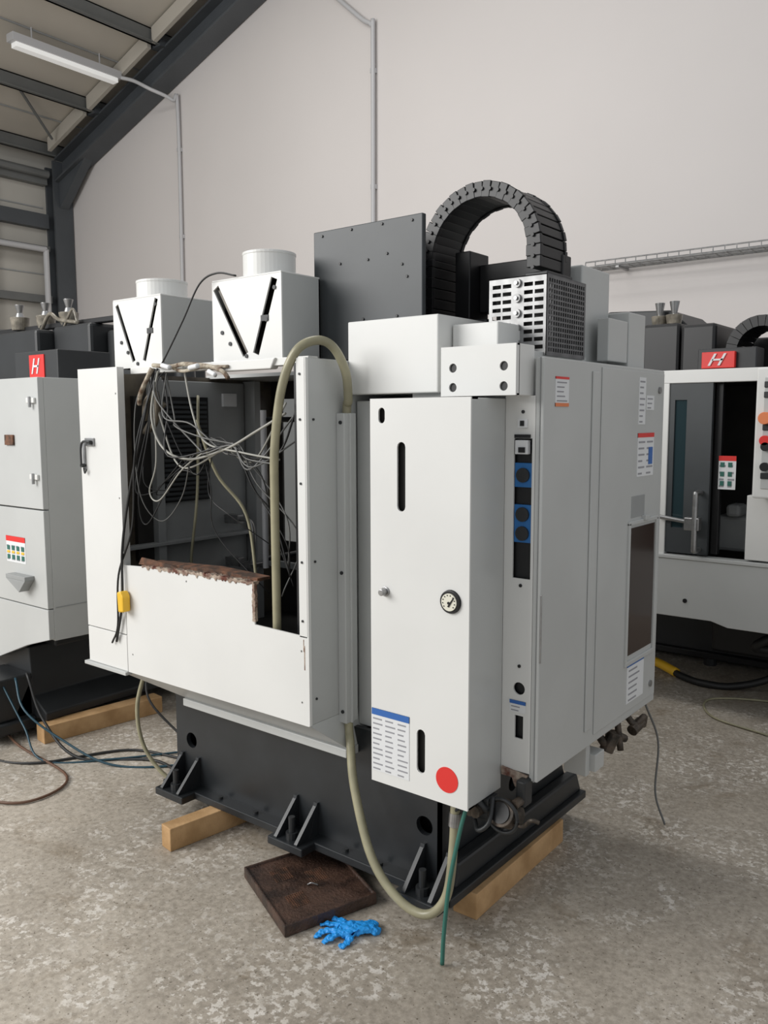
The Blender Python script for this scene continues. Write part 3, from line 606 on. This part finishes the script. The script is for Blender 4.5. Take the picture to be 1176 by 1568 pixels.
boxes('head_covers',[(-5.5,-4.75,2.7,3.3,1.8,2.14),(-4.74,-4.35,2.8,3.3,1.8,2.16),(-4.34,-4.05,2.9,3.4,1.8,2.12)],'dgrey2',g,.02)
boxes('head_beams',[(-5.6,-4.0,2.85,2.9,2.16,2.19)],'black',g,.005)
tubes('rear_chain',[([(-4.2,3.1,1.85),(-4.15,3.1,2.1),(-4.0,3.1,2.12),(-3.9,3.1,1.95),(-3.88,3.1,1.8)],.06)],'dgrey2',g,n=10)
for i,(x,y) in enumerate(((-5.2,2.85),(-4.98,2.9),(-4.72,2.9))):
    cyl('lubricator_bowl_%d'%i,(x,y,2.17),(x,y,2.25),.05,'bglass',g,r1=.06)
    cyl('lubricator_cap_%d'%i,(x,y,2.25),(x,y,2.28),.03,'steel',g,r1=.02)
    cyl('lubricator_knob_%d'%i,(x,y,2.28),(x,y,2.33),.015,'steel',g,r1=.03)
tubes('head_pipes',[([(-4.9,2.82,2.15),(-4.8,2.82,2.24),(-4.7,2.82,2.20),(-4.5,2.82,2.17)],.012),([(-4.65,2.82,2.15),(-4.55,2.82,2.25),(-4.5,2.82,2.16)],.008)],'bglass',g)
# ================================================================ RIGHT MACHINE
g=Grp('milling_machine',(-1.3,5.6,.05))
Y=4.6
boxes('frame',[(-2.9,-1.0,Y,Y+.06,1.79,1.86),(-1.665,-1.63,Y,Y+.05,.84,1.79)],'white',g,.004)
prism('lower_apron',[(-2.9,.83),(-.3,.83),(-.3,.48),(-1.27,.48),(-1.36,.505),(-2.9,.50)],'y',Y-.01,Y+.06,'lgrey_shade',g,.004)
cyls('apron_bolt',[((-1.50,Y-.015,.60),(-1.50,Y-.01,.60),.012)],'black',g)
boxes('door_sill',[(-2.9,-.3,Y-.02,Y+.06,.83,.85)],'lgrey_shade',g,.003)
boxes('shell',[(-2.95,-2.9,Y,6.6,.5,1.85),(-.3,-.25,Y,6.6,.5,1.85),(-2.95,-.25,6.55,6.6,.5,1.85)],'lgrey_shade',g,.003)
box('cavity_back',(-2.9,-.3,5.5,5.52,.5,1.85),'void',g,0)
box('cavity_roof',(-2.9,-.3,Y+.06,6.55,1.80,1.82),'dgrey2',g,0)
box('cavity_floor',(-2.9,-.3,Y+.06,5.5,.6,.62),'dgrey2',g,0)
plate('sliding_door',rect(-1.63,-1.40,.86,1.79),[rect(-1.60,-1.535,1.0,1.70)],'y',Y+.01,Y+.04,'dgrey',g)
box('door_glass',(-1.60,-1.535,Y+.02,Y+.03,1.0,1.70),'glasst',g,0)
plate('sliding_door_second',rect(-2.85,-1.67,.86,1.79),[rect(-2.6,-1.9,1.0,1.70)],'y',Y+.02,Y+.05,'dgrey',g)
box('door_glass_second',(-2.6,-1.9,Y+.03,Y+.04,1.0,1.70),'glasst',g,0)
tubes('door_handle',[([(-1.44,Y,1.20),(-1.445,Y-.06,1.20),(-1.445,Y-.07,1.17),(-1.445,Y-.07,.92),(-1.445,Y-.06,.89),(-1.44,Y,.89)],.015)],'steel',g)
boxes('handle_block',[(-1.50,-1.42,Y-.08,Y-.03,1.0,1.07)],'steel',g,.005)
cyls('door_rail',[((-1.66,Y-.03,1.06),(-1.48,Y-.04,1.04),.012)],'steel',g)
box('inner_post',(-1.40,-1.36,Y+.06,Y+.1,.86,1.79),'black',g,.004)
label('hazard_label','y',Y+.06,-1.37,-1.28,1.22,1.40,g,head='red',rows=4,hd=.15,cols=2)
boxes('hazard_icons',[(-1.36+i*.04,-1.34+i*.04,Y+.054,Y+.06,z,z+.025) for i in range(2) for z in(1.24,1.29,1.34)],'green',g)
boxes('interior_vise',[(-1.45,-1.25,4.9,5.1,.85,1.05),(-1.38,-1.3,4.85,5.0,1.05,1.12),(-1.25,-1.1,5.0,5.1,.62,1.0)],'mgrey',g,.02)
box('front_column',(-1.20,-.9,Y-.01,Y+.06,.86,1.20),'white',g,.004)
boxes('control_box',[(-1.14,-.75,Y-.16,Y-.04,1.20,1.85)],'white',g,.01)
boxes('control_panel_face',[(-1.10,-.80,Y-.166,Y-.16,1.25,1.80)],'lgrey_shade',g,.002)
cyl('stop_button',(-1.085,Y-.21,1.60),(-1.085,Y-.16,1.60),.03,'orange',g)
cyls('knobs',[((-1.08,Y-.19,z),(-1.08,Y-.16,z),.022) for z in(1.36,1.46)],'black',g)
cyl('red_button',(-1.085,Y-.19,1.49),(-1.085,Y-.16,1.49),.025,'red',g)
boxes('switches',[(-1.1,-1.06,Y-.175,Y-.16,z,z+.03) for z in(1.70,1.75,1.30,1.54)],'dgrey2',g,.003)
boxes('logo_plate',[(-1.47,-1.30,Y+.02,Y+.05,1.865,1.95)],'red',g,.003)
boxes('logo_back',[(-1.50,-1.20,Y+.05,Y+.2,1.86,1.97)],'dgrey2',g,.005)
prisms('logo_bars',[([(x,1.878),(x+.012,1.878),(x+.044,1.94),(x+.032,1.94)],Y+.012,Y+.02) for x in(-1.435,-1.385)]+[([(-1.415,1.904),(-1.36,1.904),(-1.356,1.913),(-1.41,1.913)],Y+.012,Y+.02)],'y','label',g)
boxes('head_covers',[(-1.95,-1.72,5.0,5.4,1.82,2.16),(-1.70,-1.50,4.95,5.4,1.82,2.14),(-2.5,-1.9,5.3,5.9,1.82,2.1)],'black',g,.02)
prism('head_hood',[(-2.35,1.85),(-1.72,1.85),(-1.72,2.14),(-1.85,2.26),(-2.25,2.28),(-2.35,2.2)],'y',5.2,5.8,'dgrey2',g,.01)
for i,(x,y) in enumerate(((-1.90,5.15),(-1.80,5.12))):
    cyl('lubricator_bowl_%d'%i,(x,y,2.16),(x,y,2.22),.04,'bglass',g,r1=.05)
    cyl('lubricator_cap_%d'%i,(x,y,2.22),(x,y,2.30),.015,'steel',g,r1=.03)
V=[];Fc=[]
for i in range(14):
    t=math.pi-i*math.pi/13;t2=t-math.pi/13*.92
    k=len(V)
    for yy in(5.0,5.3):
        for rr,tt in((.19,t),(.19,t2),(.13,t2),(.13,t)):V.append((-1.27+rr*1.0*math.cos(tt),yy,1.98+rr*math.sin(tt)))
    Fc+=[(k,k+1,k+2,k+3),(k+7,k+6,k+5,k+4)]+[(k+j,k+(j+1)%4,k+4+(j+1)%4,k+4+j) for j in range(4)]
mk('cable_chain',V,Fc,'black',g)
boxes('chain_legs',[(-1.46,-1.40,5.0,5.3,1.82,1.98),(-1.14,-1.08,5.0,5.3,1.82,1.98)],'black',g,.004)
boxes('head_rear_block',[(-1.42,-.9,5.4,5.8,1.82,2.08)],'black',g,.01)
prism('base_casting',rect(-2.8,-.4,5.5,6.5),'z',.05,.50,'dgrey2',g,.01)
prism('base_flange',rect(-2.85,-.35,5.45,6.55),'z',.05,.09,'black',g,.004)
cyls('levelling_feet',[((x,5.5,0.0),(x,5.5,.06),.04) for x in(-2.7,-1.62,-.5)]+[((x,6.5,0.0),(x,6.5,.06),.04) for x in(-2.7,-1.62,-.5)],'dgrey2',g)
prism('front_underpan',[(Y+.06,.50),(5.5,.50),(5.5,.35),(Y+.4,.42)],'x',-2.85,-.35,'black',g,.004)
boxes('under_ducting',[(-1.5,-.6,5.1,5.4,.20,.42)],'black',g,.02)
tubes('under_hose',[([(-1.0,5.0,.46),(-1.1,4.9,.40),(-1.2,4.9,.32),(-1.1,5.05,.28)],.025)],'wireb',g)
g=Grp('extension_lead',(-1.6,5.1,0))
tubes('lead',[([(-1.72,5.10,.03),(-1.62,5.04,.024),(-1.5,5.0,.024),(-1.35,5.05,.024),(-1.15,5.12,.10),(-.95,5.15,.30)],.022)],'wireb',g)
tubes('yellow_plug',[([(-1.88,5.22,.04),(-1.80,5.16,.04),(-1.70,5.09,.032)],.030)],'yellow',g)
tubes('yellow_cord',[([(-.9,5.0,.01),(-1.25,4.9,.008),(-1.41,4.75,.008),(-1.3,4.5,.008),(-1.0,4.4,.008)],.006)],'hose',g)
# ================================================================ LIGHT
w=bpy.data.worlds.new('World');sc.world=w;w.use_nodes=True
bg=w.node_tree.nodes['Background'];bg.inputs['Color'].default_value=(.94,.97,1,1);bg.inputs['Strength'].default_value=.56
def area(name,loc,tgt,size,en,col=(1,1,1)):
    l=bpy.data.lights.new(name,'AREA');l.shape='RECTANGLE';l.size=size[0];l.size_y=size[1];l.energy=en;l.color=col
    o=bpy.data.objects.new(name,l);sc.collection.objects.link(o);o.location=loc
    o.rotation_euler=(Vector(tgt)-Vector(loc)).to_track_quat('-Z','Y').to_euler();return o
area('daylight_door',(-6.2,-3.2,4.4),(-2.8,3.2,.4),(5,3.6),540,(1,.985,.96))
area('high_bay_lamp',(-5.5,3.8,7.4),(-5.5,3.8,0),(4,1.5),160,(1,.985,.955))
# ================================================================ CAMERA
f,yaw,pitch,roll=1307.2,-0.6667,0.1104,-0.0028
cy,sy=math.cos(yaw),math.sin(yaw)
F=Vector((sy*math.cos(pitch),cy*math.cos(pitch),-math.sin(pitch)));R=Vector((cy,-sy,0));U=R.cross(F)
cr,sr=math.cos(roll),math.sin(roll);R,U=cr*R+sr*U,-sr*R+cr*U
cd=bpy.data.cameras.new('camera');co=bpy.data.objects.new('camera',cd);sc.collection.objects.link(co)
cd.sensor_fit='HORIZONTAL';cd.sensor_width=36;cd.lens=f/1200*36
m=Matrix((( R.x,U.x,-F.x,0),(R.y,U.y,-F.y,0),(R.z,U.z,-F.z,1.6),(0,0,0,1)))
co.matrix_world=m
sc.camera=co
